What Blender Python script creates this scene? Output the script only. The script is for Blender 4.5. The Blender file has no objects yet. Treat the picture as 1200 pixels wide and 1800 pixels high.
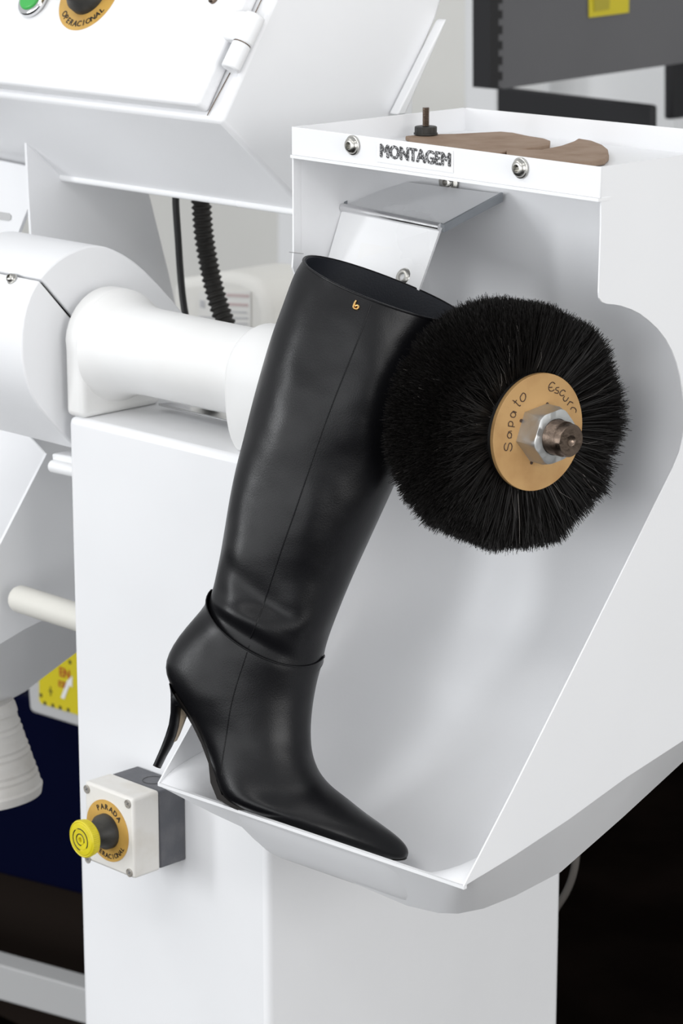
import bpy, bmesh, math, random
import numpy as np
from mathutils import Vector, Matrix

random.seed(7); RNG = np.random.default_rng(11)
scene = bpy.context.scene
COL = scene.collection

# ------------------------------------------------------------------ camera
FPX, CX, CY = 4830.0, 600.0, 900.0
TH = math.atan(1250 / FPX); AZ = math.radians(45)
R_ = np.array([math.cos(AZ), math.sin(AZ), 0.0])
FH = np.array([-math.sin(AZ), math.cos(AZ), 0.0])
F_ = FH * math.cos(TH) + np.array([0, 0, -math.sin(TH)])
U_ = np.cross(R_, F_)
ZUP = np.array([0, 0, 1.0])
def ray(x, y): return F_ + R_ * (x - CX) / FPX - U_ * (y - CY) / FPX
CAM = np.array([0, 0, .75]) - ray(470, 1500) * 2.195
cam_data = bpy.data.cameras.new('camera'); cam = bpy.data.objects.new('camera', cam_data); COL.objects.link(cam)
cam_data.sensor_fit = 'VERTICAL'; cam_data.sensor_height = 36.0; cam_data.sensor_width = 24.0
cam_data.lens = FPX / 1800 * 36.0
cam_data.clip_start = .05; cam_data.clip_end = 60
cam.matrix_world = Matrix(((R_[0], U_[0], -F_[0], CAM[0]), (R_[1], U_[1], -F_[1], CAM[1]), (R_[2], U_[2], -F_[2], CAM[2]), (0, 0, 0, 1)))
cam_data.dof.use_dof = True; cam_data.dof.focus_distance = 2.02; cam_data.dof.aperture_fstop = 14
scene.camera = cam

# ------------------------------------------------------------------ world, lights, exposure
w = bpy.data.worlds.new('world'); scene.world = w; w.use_nodes = True
w.node_tree.nodes['Background'].inputs[0].default_value = (.96, .98, 1.0, 1)
w.node_tree.nodes['Background'].inputs[1].default_value = .70
def area(name, loc, target, sx, sy, power, col=(1, 1, 1)):
    d = bpy.data.lights.new(name, 'AREA'); d.shape = 'RECTANGLE'; d.size = sx; d.size_y = sy; d.energy = power; d.color = col
    o = bpy.data.objects.new(name, d); COL.objects.link(o); o.location = loc
    o.rotation_euler = (Vector(target) - Vector(loc)).to_track_quat('-Z', 'Y').to_euler()
    return o
for lx, ly, lz, pw in ((-.9, -1.0, 2.75, 6), (.5, -1.9, 2.85, 8), (1.5, -.3, 2.85, 5)):
    area('fluorescent_light', (lx, ly, lz), (.05, 0, .95), 1.5, .28, pw, (1, .99, .975))
area('side_window_light', (-2.2, -3.4, 1.75), (.05, 0, 1.0), .5, 1.6, 44, (.96, .98, 1))
area('front_fill_light', (.3, -4.4, 1.2), (.1, 0, 1.05), 5.4, 2.2, 84, (.97, .985, 1))  # added fill light for hood interior and underside, no known window there
area('right_fill_light', (4.1, -1.0, 1.5), (.1, 0, 1.05), 2.2, 2.2, 76, (1, .99, .98))  # added fill light to brighten the faces turned right, no known doorway
vs = scene.view_settings
vs.view_transform = 'Standard'; vs.look = 'None'; vs.gamma = 1; vs.use_curve_mapping = False; vs.exposure = -0.06

# ------------------------------------------------------------------ helpers
def P(x, y, X=None, Y=None, Z=None):
    """point of the line of sight through a photo pixel on a world plane"""
    d = ray(x, y); i = 0 if X is not None else 1 if Y is not None else 2
    v = (X, Y, Z)[i]; return CAM + d * (v - CAM[i]) / d[i]
def Pn(x, y, p0, n):
    d = ray(x, y); return CAM + d * (np.dot(p0 - CAM, n) / np.dot(d, n))
def nrm(v): v = np.asarray(v, float); return v / np.linalg.norm(v)

def root(name, label, cat, loc, group=None):
    o = bpy.data.objects.new(name, None); COL.objects.link(o); o.location = Vector(loc); o.empty_display_size = .02
    o['label'] = label; o['category'] = cat
    if group: o['group'] = group
    return o
def wloc(o):
    return o.location
def adopt(o, parent):
    if parent is None: return
    o.parent = parent
    base = Vector((0, 0, 0)); p = parent
    while p is not None:
        base += Vector(p.location); p = p.parent if False else None
    # parents are either root empties (translated only) or meshes in world space
    if parent.type == 'EMPTY': o.matrix_parent_inverse = Matrix.Translation(-Vector(parent.location))
    elif parent.parent is not None:
        o.matrix_parent_inverse = Matrix.Identity(4)
def obj(name, verts, faces, mat, parent=None, smooth=False, bevel=0, seg=2, subs=0, solid=0, angle=35, label=None, mats=None, mi=None):
    me = bpy.data.meshes.new(name)
    me.from_pydata([tuple(map(float, v)) for v in verts], [], [tuple(f) for f in faces]); me.update()
    bm = bmesh.new(); bm.from_mesh(me); bmesh.ops.recalc_face_normals(bm, faces=bm.faces); bm.to_mesh(me); bm.free()
    for m in (mats or [mat]): me.materials.append(m)
    if mi is not None: me.polygons.foreach_set('material_index', mi)
    o = bpy.data.objects.new(name, me); COL.objects.link(o)
    if smooth or bevel:
        me.polygons.foreach_set('use_smooth', [True] * len(me.polygons))
        if not subs: 
            me.set_sharp_from_angle(angle=math.radians(angle))
    if solid:
        s = o.modifiers.new('solid', 'SOLIDIFY'); s.thickness = solid; s.offset = 0
    if bevel:
        b = o.modifiers.new('bevel', 'BEVEL'); b.width = bevel; b.segments = seg; b.limit_method = 'ANGLE'; b.angle_limit = math.radians(30)
        b.harden_normals = False
    if subs:
        s = o.modifiers.new('sub', 'SUBSURF'); s.levels = subs; s.render_levels = subs
    if label: o['label'] = label
    adopt(o, parent)
    return o
def tag(o, label, cat=None, group=None, kind=None):
    o['label'] = label
    if cat: o['category'] = cat
    if group: o['group'] = group
    if kind: o['kind'] = kind
    return o
def prism(pts, vec):
    """closed outline pts, swept by vec"""
    n = len(pts); pts = [np.asarray(p, float) for p in pts]; vec = np.asarray(vec, float)
    v = pts + [p + vec for p in pts]
    f = [tuple(range(n)), tuple(range(2 * n - 1, n - 1, -1))]
    f += [(i, (i + 1) % n, n + (i + 1) % n, n + i) for i in range(n)]
    return v, f
def boxm(a, b):
    (x0, y0, z0), (x1, y1, z1) = a, b
    return prism([(x0, y0, z0), (x1, y0, z0), (x1, y1, z0), (x0, y1, z0)], (0, 0, z1 - z0))
def frame(axis, ref=(0, 0, 1)):
    a = nrm(axis); r = np.asarray(ref, float)
    if abs(np.dot(a, r)) > .95: r = np.array([1.0, 0, 0])
    u = nrm(np.cross(r, a)); return a, u, np.cross(a, u)
def lathe(o, axis, prof, n=48, ref=(0, 0, 1), gear=None, cap=True):
    """prof = [(t, r)...] along axis"""
    a, u, v = frame(axis, ref); o = np.asarray(o, float); vs_, fs = [], []
    for k, (t, r) in enumerate(prof):
        for i in range(n):
            rr = r * (gear(k, i) if gear else 1); an = 2 * math.pi * i / n
            vs_.append(o + a * t + (u * math.cos(an) + v * math.sin(an)) * rr)
    for k in range(len(prof) - 1):
        for i in range(n):
            j = (i + 1) % n; fs.append((k * n + i, k * n + j, (k + 1) * n + j, (k + 1) * n + i))
    if cap:
        fs.append(tuple(range(n))); m = (len(prof) - 1) * n; fs.append(tuple(range(m + n - 1, m - 1, -1)))
    return vs_, fs
def tube(path, r, n=10, closed=False, flat=None):
    path = [np.asarray(p, float) for p in path]; m = len(path); vs_, fs = [], []
    ref = ZUP; prev = None
    for k in range(m):
        t = nrm(path[min(k + 1, m - 1)] - path[max(k - 1, 0)])
        if prev is None: a, u, v = frame(t)
        else:
            u = nrm(prev - t * np.dot(prev, t)); v = np.cross(t, u)
        prev = u
        rr = r[k] if hasattr(r, '__len__') else r
        for i in range(n):
            an = 2 * math.pi * i / n; vs_.append(path[k] + (u * math.cos(an) + v * math.sin(an)) * rr)
    for k in range(m - 1):
        for i in range(n):
            j = (i + 1) % n; fs.append((k * n + i, k * n + j, (k + 1) * n + j, (k + 1) * n + i))
    fs.append(tuple(range(n))); fs.append(tuple(range(m * n - 1, (m - 1) * n - 1, -1)))
    return vs_, fs
def spline(pts, per=6, closed=False):
    p = [np.asarray(q, float) for q in pts]; out = []; n = len(p)
    for i in range(n - 1):
        a = p[max(i - 1, 0)]; b = p[i]; c = p[i + 1]; d = p[min(i + 2, n - 1)]
        for k in range(per):
            t = k / per
            out.append(.5 * ((2 * b) + (c - a) * t + (2 * a - 5 * b + 4 * c - d) * t * t + (3 * b - a - 3 * c + d) * t ** 3))
    out.append(p[-1]); return out
def join(parts):
    v, f = [], []
    for a, b in parts:
        n = len(v); v += list(a); f += [tuple(i + n for i in q) for q in b]
    return v, f
_tc = {}
def glyphs(s, bold=0.0):
    """text outline as flat mesh, unit font size"""
    key = (s, bold)
    if key in _tc: return _tc[key]
    c = bpy.data.curves.new('t', 'FONT'); c.body = s; c.size = 1; c.offset = bold; c.resolution_u = 3
    o = bpy.data.objects.new('t', c); COL.objects.link(o)
    dg = bpy.context.evaluated_depsgraph_get(); e = o.evaluated_get(dg); m = e.to_mesh()
    v = [tuple(x.co) for x in m.vertices]; f = [tuple(p.vertices) for p in m.polygons]
    e.to_mesh_clear(); bpy.data.objects.remove(o); bpy.data.curves.remove(c)
    _tc[key] = (v, f); return v, f
def text_on(s, o, u, v, size, bold=0.0, fit=None, center=True):
    gv, gf = glyphs(s, 0.0)
    xs = [a[0] for a in gv]; x0, x1 = min(xs), max(xs); sx = size
    if fit: sx = fit / (x1 - x0)
    off = (x0 + x1) / 2 if center else x0
    nn = np.cross(np.asarray(u, float), np.asarray(v, float)); nn = nn / np.linalg.norm(nn)
    sh = [(0, 0)] if not bold else [(-bold, 0), (-bold * .5, bold * .5), (0, bold * .5), (bold * .5, -bold * .5), (0, -bold * .5), (bold, 0)]
    return join([([np.asarray(o) + np.asarray(u) * (a[0] - off + dx) * sx + np.asarray(v) * (a[1] + dy) * size + nn * (q * 3e-5) for a in gv], gf) for q, (dx, dy) in enumerate(sh)])
def arc_text(s, c, u, v, rad, size, a_mid, step, bottom=False, bold=.035):
    """letters on a circle; angles clockwise from up (v)"""
    out = []; n = len(s)
    for i, ch in enumerate(s):
        if ch == ' ': continue
        a = a_mid + ((i - (n - 1) / 2) * step) * (-1 if bottom else 1)
        d = u * math.sin(a) + v * math.cos(a); t = u * math.cos(a) - v * math.sin(a)
        if bottom: up = -d; right = -t
        else: up = d; right = t
        base = c + d * rad
        out.append(text_on(ch, base, right, up, size, bold))
    return join(out)

# ------------------------------------------------------------------ materials
def mat(name, col, rough=.5, metal=0.0, spec=.5, var=0.0, vscale=8, bump=0.0, bscale=200, col2=None, cscale=6, cfac=(.4, .7), coat=0.0, bdist=.001, big=0.0, bigscale=14):
    m = bpy.data.materials.new(name); m.use_nodes = True; nt = m.node_tree; b = nt.nodes['Principled BSDF']
    b.inputs['Base Color'].default_value = (*col, 1); b.inputs['Roughness'].default_value = rough
    b.inputs['Metallic'].default_value = metal; b.inputs['Specular IOR Level'].default_value = spec
    if coat: b.inputs['Coat Weight'].default_value = coat; b.inputs['Coat Roughness'].default_value = .2
    tc = nt.nodes.new('ShaderNodeTexCoord')
    def noise(sc, det=4):
        n = nt.nodes.new('ShaderNodeTexNoise'); n.inputs['Scale'].default_value = sc; n.inputs['Detail'].default_value = det
        nt.links.new(tc.outputs['Object'], n.inputs['Vector']); return n
    src = None
    if col2 is not None:
        n = noise(cscale); r = nt.nodes.new('ShaderNodeValToRGB'); nt.links.new(n.outputs[0], r.inputs[0])
        r.color_ramp.elements[0].position = cfac[0]; r.color_ramp.elements[1].position = cfac[1]
        r.color_ramp.elements[0].color = (*col, 1); r.color_ramp.elements[1].color = (*col2, 1)
        nt.links.new(r.outputs[0], b.inputs['Base Color']); src = r
    if var:
        n = noise(vscale); mr = nt.nodes.new('ShaderNodeMapRange'); nt.links.new(n.outputs[0], mr.inputs[0])
        mr.inputs[1].default_value = .3; mr.inputs[2].default_value = .7
        mr.inputs[3].default_value = max(0, rough - var); mr.inputs[4].default_value = min(1, rough + var)
        nt.links.new(mr.outputs[0], b.inputs['Roughness'])
    last = None
    for amp, sc, det in ((big, bigscale, 2), (bump, bscale, 4)):
        if amp:
            n = noise(sc, det); bp = nt.nodes.new('ShaderNodeBump'); bp.inputs['Strength'].default_value = amp
            bp.inputs['Distance'].default_value = bdist if sc == bscale else .02
            nt.links.new(n.outputs[0], bp.inputs['Height'])
            if last: nt.links.new(last.outputs[0], bp.inputs['Normal'])
            nt.links.new(bp.outputs[0], b.inputs['Normal']); last = bp
    return m
W = mat('white_powder_paint', (.85, .855, .87), .42, var=.08, vscale=12, bump=.06, bscale=350, col2=(.82, .825, .84), cscale=5, cfac=(.35, .75))
WD = mat('worn_white_cast_paint', (.83, .83, .825), .5, var=.08, bump=.10, bscale=120, col2=(.78, .775, .76), cscale=9)
WG = mat('gloss_white_sheet', (.85, .855, .865), .3, var=.06, bump=.04, bscale=300)
PLW = mat('yellowed_white_plastic', (.76, .74, .70), .45, bump=.1, bscale=300, col2=(.66, .62, .55), cscale=38, cfac=(.5, .85))
PLG = mat('dark_grey_plastic', (.085, .088, .10), .5, bump=.25, bscale=500, col2=(.12, .12, .13), cscale=60)
GOLD = mat('gold_printed_plate', (.60, .36, .085), .45, var=.1, vscale=60, col2=(.50, .29, .07), cscale=55)
YEL = mat('yellow_plastic', (.72, .62, .02), .42, bump=.05, bscale=200, col2=(.62, .52, .02), cscale=80)
BLK = mat('black_rubber_plastic', (.02, .02, .019), .5, col2=(.05, .048, .042), cscale=70, bump=.15, bscale=300)
INK = mat('black_ink', (.015, .014, .014), .6)
PEN = mat('brown_marker_ink', (.05, .025, .015), .6)
GRN = mat('green_button_plastic', (.05, .42, .08), .35, bump=.03, bscale=100)
CHROME = mat('chrome', (.72, .72, .73), .16, 1.0, var=.06, vscale=40)
ZINC = mat('zinc_plated_steel', (.56, .57, .565), .46, .9, var=.12, vscale=90, bump=.15, bscale=260)
STEEL = mat('bolt_steel', (.50, .49, .46), .3, 1.0, var=.1, vscale=120, bump=.1, bscale=400)
DSTEEL = mat('brown_oxidised_steel', (.19, .145, .115), .38, 1.0, var=.15, vscale=150, bump=.3, bscale=300)
RAIL = mat('galvanised_edge', (.36, .38, .40), .4, 1.0, var=.1, vscale=60)
LEA = mat('black_leather', (.0045, .0045, .0055), .33, spec=.28, var=.05, vscale=30, bump=.14, bscale=900, bdist=.0006, big=.17, bigscale=16)
LIN = mat('dark_lining_leather', (.008, .010, .016), .6, bump=.15, bscale=700)
SOLE = mat('black_sole_edge', (.008, .006, .005), .5, spec=.25)
NUDE = mat('nude_heel_breast', (.60, .49, .36), .55, bump=.1, bscale=300)
EMB = mat('gold_emblem', (.85, .55, .22), .25, 1.0)
BRI = mat('black_bristle_hair', (.008, .007, .0065), .5, spec=.22)
BRW = mat('grey_bristle_hair', (.22, .20, .185), .5)
FIB = mat('brown_fibre_washer', (.50, .30, .12), .6, col2=(.38, .205, .075), cscale=42, cfac=(.42, .8), bump=.12, bscale=300)
CARD = mat('brown_leatherboard', (.32, .228, .165), .85, col2=(.25, .165, .11), cscale=40, bump=.5, bscale=500)
CARDE = mat('brown_leatherboard_edge', (.30, .16, .085), .8, bump=.5, bscale=400)
PAPER = mat('white_sticker_paper', (.84, .84, .84), .5)
HOSE = mat('black_hose_rubber', (.022, .020, .017), .55, bump=.2, bscale=300)
CABLE = mat('black_cable', (.008, .008, .008), .45)
WALLM = mat('painted_wall', (.88, .87, .83), .8, bump=.1, bscale=60, col2=(.84, .83, .79), cscale=2)
PILM = mat('white_pillar_paint', (.88, .885, .89), .7, bump=.05, bscale=60)
FLOORM = mat('dark_oily_floor', (.0025, .0018, .0015), .9, spec=.0, col2=(.005, .0036, .003), cscale=5, bump=.2, bscale=30)
GREYM = mat('grey_steel_panel', (.125, .125, .133), .6, bump=.1, bscale=300, col2=(.112, .112, .12), cscale=4)
BLACKM = mat('black_machine_void', (.006, .006, .008), .6)
NAVY = mat('navy_painted_panel', (.0016, .0026, .015), .7, spec=.02)
GREYR = mat('grey_frame_paint', (.50, .50, .50), .6, bump=.05, bscale=100)
IVORY = mat('ivory_plastic', (.70, .685, .63), .45, bump=.05, bscale=150)
SIGNY = mat('yellow_sign', (.66, .55, .015), .5)
RED = mat('red_print', (.45, .05, .02), .55)
CLOTH = mat('white_wrapped_cloth', (.70, .68, .65), .9, bump=.6, bscale=160, col2=(.60, .57, .53), cscale=22)
JUG = mat('milky_plastic', (.84, .825, .78), .5, bump=.05, bscale=40)
PINK = mat('faded_print', (.62, .50, .49), .6)
FPRINT = mat('grey_print', (.55, .55, .56), .6)
SCR = mat('dull_screw', (.42, .40, .37), .5, .5, col2=(.28, .25, .21), cscale=300)
# speckled ink of the sticker: worn print, black with white flecks
SPK = mat('speckled_black_print', (.03, .03, .032), .6, col2=(.55, .55, .56), cscale=900, cfac=(.5, .62))

# ------------------------------------------------------------------ the setting
FZ = 0.0
o = obj('floor', [(-7, -5, FZ), (6, -5, FZ), (6, 7, FZ), (-7, 7, FZ)], [(0, 1, 2, 3)], FLOORM); tag(o, 'dark oily brown workshop floor behind the machine', kind='structure')
v, f = boxm((-7, 2.7, 0), (6, 2.85, 3.6)); o = obj('wall_back', v, f, WALLM); tag(o, 'pale beige-grey workshop wall behind the machine', kind='structure')

# ------------------------------------------------------------------ machine column
YC = 0.0
zt = P(123, 735, Y=0)[2] * .5 + P(420, 800, Y=0)[2] * .5
xl = P(128, 1100, Y=0)[0]; yb = P(985, 1650, X=0)[1]
col = root('machine_column', 'tall white sheet-metal column carrying the stop button box', 'machine column', (xl / 2, yb / 2, 0))
v, f = prism([(xl, 0, 0), (0, 0, 0), (0, 0, .80), (-.0195, 0, .828), (-.0195, 0, zt), (xl, 0, zt)], (0, yb, 0)); obj('column_body', v, f, W, col, bevel=.006, seg=3)
# chrome strip lying on the column top under the shaft housing
p0 = P(278, 713, Z=zt + .004); p1 = P(410, 745, Z=zt + .004)
p0[0] += .0; d = nrm(p1 - p0); s = np.array([.022, .05, 0]) * .6
v, f = prism([p0, p1 + d * .03, p1 + d * .03 + s * .7, p0 + s * .35], (0, 0, .002)); obj('cover_strip', v, f, CHROME, col, bevel=.0006)

# ------------------------------------------------------------------ dust hood
YL = -.10
lipL = P(277, 1376, Y=YL); lipR = P(815, 1558, Y=YL)
XL, XR = lipL[0], lipR[0]
hood = root('dust_hood', 'white sheet-metal dust hood with open scoop under the tray marked MONTAGEM', 'dust hood', ((XL + XR) / 2, .05, lipL[2]))
YF0 = P(513, 240, X=XL)[1]; YF1 = P(1058, 320, X=XR)[1]
ZT = 1.3235; ZB = P(1058, 348, X=XR)[2]
arc = [(1057, 285), (1056, 400), (1052, 515), (1053, 524), (1058, 531), (1066, 534), (1078, 535), (1090, 537), (1108, 543), (1124, 551), (1140, 563), (1156, 578), (1170, 596), (1181, 616),
       (1190, 640), (1196, 664), (1200, 690), (1203, 715), (1204, 740), (1201, 768), (1195, 795), (1184, 822), (1150, 890), (1100, 992), (1000, 1193), (900, 1393), (815, 1558)]
low = [(905, 1503), (1000, 1440), (1100, 1367), (1200, 1302), (1330, 1216)]
prof = [P(a, b, X=XR) for a, b in arc + low]
YBK = .255
prof += [np.array([XR, YBK + .05, prof[-1][2] + .012]), np.array([XR, YBK + .05, 1.2]), np.array([XR, YBK, 1.25]), np.array([XR, YBK, ZT])]
prof[0] = np.array([XR, prof[0][1], ZT])
v, f = prism(prof, (-.0011, 0, 0)); obj('side_panel', v, f, W, hood)
# the far side panel: same cut-out, at the left end
dL = lipL - lipR
profL = [p + np.array([XL - XR, (YF0 - YF1) if i < 6 else 0, (lipL[2] - lipR[2]) if p[2] < 1.0 else 0]) for i, p in enumerate(prof)]
YLM = .062
upL = [np.array([XL, y, z]) for y, z in ((YF0, ZT), (YF0, P(507, 443, X=XL)[2]), (P(512, 470, X=XL)[1], P(512, 470, X=XL)[2]), (P(521, 495, X=XL)[1], P(521, 495, X=XL)[2]), (YLM, P(540, 512, X=XL)[2]), (YLM, ZT))]
v, f = prism(upL, (.0015, 0, 0)); obj('side_panel', v, f, W, hood)
ia = [p for p in profL[20:27] if p[1] < YLM]; il = [p for p in profL[27:31] if p[1] < YLM]
zi = np.interp(YLM, [p[1] for p in reversed(profL[21:27])], [p[2] for p in reversed(profL[21:27])])
v, f = prism([np.array([XL, YLM, zi])] + ia + il + [np.array([XL, YLM, il[-1][2] + .01])], (.0015, 0, 0)); obj('side_panel', v, f, W, hood)
# inner sheet: back wall that sweeps down into the scoop floor and up to the lip
pr = [(.168, 1.3042), (.168, 1.20), (.168, 1.12), (.166, 1.05), (.160, .988), (.149, .944), (.129, .915), (.10, .895), (.062, .880), (.02, .868), (-.02, .860), (-.06, .852), (-.085, .846), (-.0985, .8385)]
bul = [0, 0, 0, 0, .0, .004, .012, .03, .050, .066, .074, .062, .030, 0]
pq = spline([(a, b, c) for (a, b), c in zip(pr, bul)], 4); pr = [(q[0], q[1]) for q in pq]; bul = [q[2] for q in pq]
NX = 48; vv, ff = [], []
for i in range(NX + 1):
    t = i / NX; x = XL + .0016 + (XR - XL - .0036) * t
    g = min(1, t / .3) * min(1, (1 - t) / .28); g = g * g * (3 - 2 * g)
    # the sheet bends round at the left end so that it runs into the far side panel without a corner
    for (y, z), b in zip(pr, bul):
        kz = max(0, min(1, (1.22 - z) / .15)); kz = kz * kz * (3 - 2 * kz)
        s_ = max(0, 1 - t / (.07 + .30 * kz)); bend = 1 - math.sqrt(max(0, 1 - s_ * s_))
        ky = max(0, min(1, (y - .03) / .09)); ky = ky * ky * (3 - 2 * ky)
        yy = y - (y - .045) * .92 * bend * ky
        vv.append((x, yy, z - b * g + (lipL[2] + (lipR[2] - lipL[2]) * t - lipR[2]) * (1 if z < .9 else 0)))
m_ = len(pr)
for i in range(NX):
    for k in range(m_ - 1): ff.append((i * m_ + k, i * m_ + k + 1, (i + 1) * m_ + k + 1, (i + 1) * m_ + k))
obj('inner_sheet', vv, ff, W, hood, smooth=True, angle=80)
# lip rim and underside skirt
v, f = prism([lipL, lipR, lipR + np.array([0, .003, 0]), lipL + np.array([0, .003, 0])], (0, 0, -.0025)); obj('lip_edge', v, f, WG, hood)
up = [P(a, 1376 + (a - 277) * (182 / 538), Y=YL) for a in (277, 372, 470, 600, 720, 790)] + [lipR] + [P(a, b, X=XR) for a, b in [(840, 1543), (905, 1503), (1000, 1440), (1100, 1367), (1200, 1302), (1330, 1216)]]
dn = [P(277, 1380, Y=YL + .002), P(372, 1429, Y=-.092), P(470, 1475, Y=-.08), P(600, 1543, Y=-.068), P(715, 1592, Y=-.062), P(770, 1605, Y=-.06), P(805, 1606, X=XR - .04), P(850, 1597, X=XR - .036), P(905, 1575, X=XR - .035),
      P(985, 1533, X=XR - .035), P(1095, 1436, X=XR - .033), P(1200, 1339, X=XR - .03), P(1330, 1220, X=XR - .028)]
n = len(up); cen = np.mean(dn, axis=0) + np.array([-.05, .06, .0])
v = up + [a * .35 + b * .65 + np.array([.0, -.0, .0]) for a, b in zip(up, dn)] + dn + [cen]
f = []
for k in (0, n): f += [(k + i, k + i + 1, k + n + i + 1, k + n + i) for i in range(n - 1)]
obj('underside_skirt', v, f, W, hood, smooth=True, angle=60)
back_in = [d_ + np.array([-.06, .09, .03]) for d_ in dn]
# tray on top
XT0, XT1 = XL + .0016, XR - .0019
tl = [np.array([XT0, YF0, ZT]), np.array([XT1, YF1, ZT]), np.array([XT1, YBK - .004, ZT]), np.array([XT0, YBK - .015, ZT])]
zf = ZT - .018
v, f = prism([p - np.array([0, 0, .018]) for p in tl], (0, 0, -.0015)); tray = obj('tray_floor', v, f, W, hood)
th = .002
fl = [np.array([XL, YF0 - .0005, ZB]), np.array([XR + .0003, YF1 - .0025, ZB]), np.array([XR + .0003, YF1 - .0025, ZT]), np.array([XL, YF0 - .0005, ZT])]
v, f = prism(fl, (0, th, 0)); flange = obj('front_flange', v, f, W, hood, bevel=.0006)
v, f = prism([fl[0] + np.array([0, -.0015, -.0022]), fl[1] + np.array([0, -.0015, -.0022]), fl[1] + np.array([0, .012, -.0022]), fl[0] + np.array([0, .012, -.0022])], (0, 0, .0022)); obj('flange_hem', v, f, WG, hood)
v, f = prism([np.array([XT0, tl[3][1], zf]), np.array([XT1, tl[2][1], zf]), tl[2], tl[3]], (0, -th, 0)); obj('tray_rim', v, f, W, hood)
v, f = prism([np.array([XT0, YF0 + .002, zf]), np.array([XT0, tl[3][1], zf]), tl[3], tl[0] + np.array([0, .002, 0])], (th, 0, 0)); obj('tray_rim', v, f, W, hood)
# hood left side panel fold line
a = P(507, 443, X=XL + .003); b = P(531, 446, X=XL + .003)
v, f = tube([P(508, 443, X=XL + .0016), P(533, 446, X=XL + .0016)], .00035, 6); obj('fold_line', v, f, GREYR, hood)
# bolts on the flange
FN = nrm(np.cross(fl[1] - fl[0], ZUP)); FN = FN if FN[1] < 0 else -FN
FU = nrm(fl[1] - fl[0])
def dome_bolt(parent, c, nvec, r=.0068, washer=.0082, mat_=STEEL, name='bolt', ref=(0, 0, 1)):
    prof = [(0, r), (.0012, r), (.0028, r * .95), (.0042, r * .78), (.0050, r * .55), (.0050, r * .42), (.0022, r * .40)]
    v, f = lathe(c, nvec, prof, 28, ref, cap=True)
    b_ = obj(name, v, f, mat_, parent, smooth=True, angle=50)
    v, f = lathe(c, nvec, [(0, washer), (.0012, washer), (.0015, washer * .93)], 28, ref)
    obj('washer', v, f, mat_, b_, smooth=True)
    return b_
for px_, py_ in ((621, 255), (916, 295)):
    c = Pn(px_, py_, fl[0], FN); dome_bolt(hood, c + FN * .0003, FN, r=.0066, washer=.0074)
# MONTAGEM sticker
s0 = Pn(663, 246, fl[0], FN); s1 = Pn(797, 265, fl[0], FN); s2 = Pn(797, 304, fl[0], FN); s3 = Pn(662, 284, fl[0], FN)
v, f = prism([p + FN * .0002 for p in (s0, s1, s2, s3)], FN * .0003); stk = obj('sticker', v, f, PAPER, hood)
c = Pn(730, 283.5, fl[0], FN) + FN * .0007; wd = np.linalg.norm(Pn(791, 290, fl[0], FN) - Pn(669, 273, fl[0], FN))
v, f = text_on('MONTAGEM', c, FU, ZUP, .0133, bold=.07, fit=wd); obj('sticker_lettering', v, f, SPK, stk, label='speckled black capital letters')
# deflector flap inside the hood
YC1 = .098
fA = P(605, 366, Y=YC1); fB = P(777, 401, Y=YC1)
bA = P(698, 322, X=fA[0]); bB = P(880, 345, X=fB[0])
lA = P(577, 463, X=fA[0]); lB = P(738, 512, X=fB[0])
flap = root('deflector_flap', 'white bent deflector flap with chrome edge inside the dust hood', 'flap', tuple((fA + fB) / 2))
def slab(q, t): 
    nn = nrm(np.cross(q[1] - q[0], q[3] - q[0])); return prism(q, nn * t)
v, f = slab([fA, fB, bB, bA], .002); obj('top_plate', v, f, WG, flap)
v, f = slab([fA, fB, lB, lA], -.002); obj('front_plate', v, f, WG, flap)
nf = nrm(np.cross(fB - fA, lA - fA)); nf = nf if np.dot(nf, CAM - fA) > 0 else -nf
v, f = tube([fA + nf * .002, fB + nf * .002], .0034, 14); obj('edge_rod', v, f, CHROME, flap, smooth=True)
up_ = np.array([0, 0, .005])
v, f = prism([fA, bA, bA + up_, fA + up_], (-.003, 0, 0)); obj('side_rail', v, f, RAIL, flap)
v, f = prism([fB - up_ * .6, bB - up_ * .8, bB + up_ * .6, fB + up_ * .6], (.002, 0, 0)); obj('side_rail', v, f, RAIL, flap)
q = [Pn(638, 428, fA, nf), Pn(757, 447, fA, nf), Pn(735, 500, fA, nf), Pn(625, 478, fA, nf)]
v, f = prism([p + nf * .0022 for p in q], nf * .0003); obj('blank_sticker', v, f, PAPER, flap)
dome_bolt(flap, Pn(715, 490, fA, nf) + nf * .002, nf, r=.0075, washer=.0088)
dome_bolt(hood, np.array([P(788, 320, Y=.166)[0], .1665, P(788, 320, Y=.166)[2]]), (0, -1, 0), r=.0062, washer=.0098)

# ------------------------------------------------------------------ things in the tray
zt0 = zf + .0005
def board(pix, name, label, t=.004, lift=0):
    pts = [P(a, b, Z=zt0 + t + lift) for a, b in pix]
    pts = [np.array([p[0], max(p[1], YF0 + .004 + (YF1 - YF0) * (p[0] - XL) / (XR - XL)), p[2]]) for p in pts]
    v, f = prism(pts, (0, 0, -t)); o = obj(name, v, f, CARD, None, bevel=.0008); return tag(o, label, 'leatherboard')
board([(712, 239), (740, 236), (800, 235), (880, 231), (902, 233), (930, 239), (956, 243), (967, 247), (966, 254), (945, 258), (912, 262), (880, 268), (820, 268), (760, 262)], 'board_offcut', 'brown leatherboard offcut with ragged end lying beside the upright bolt', t=.0035)
board([(890, 262), (950, 263), (985, 256), (1008, 248), (1016, 243), (1040, 247), (1058, 254), (1068, 262), (1070, 272), (1063, 279), (1035, 284), (990, 284), (940, 280), (890, 272)], 'board_offcut', 'brown leatherboard offcut with rounded end nearest the tray corner', t=.0045)
bl = P(748, 236, Z=zt0 + .0042)
bolt = root('upright_bolt', 'rusty threaded bolt with black knurled foot standing in the tray', 'bolt', tuple(bl))
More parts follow.
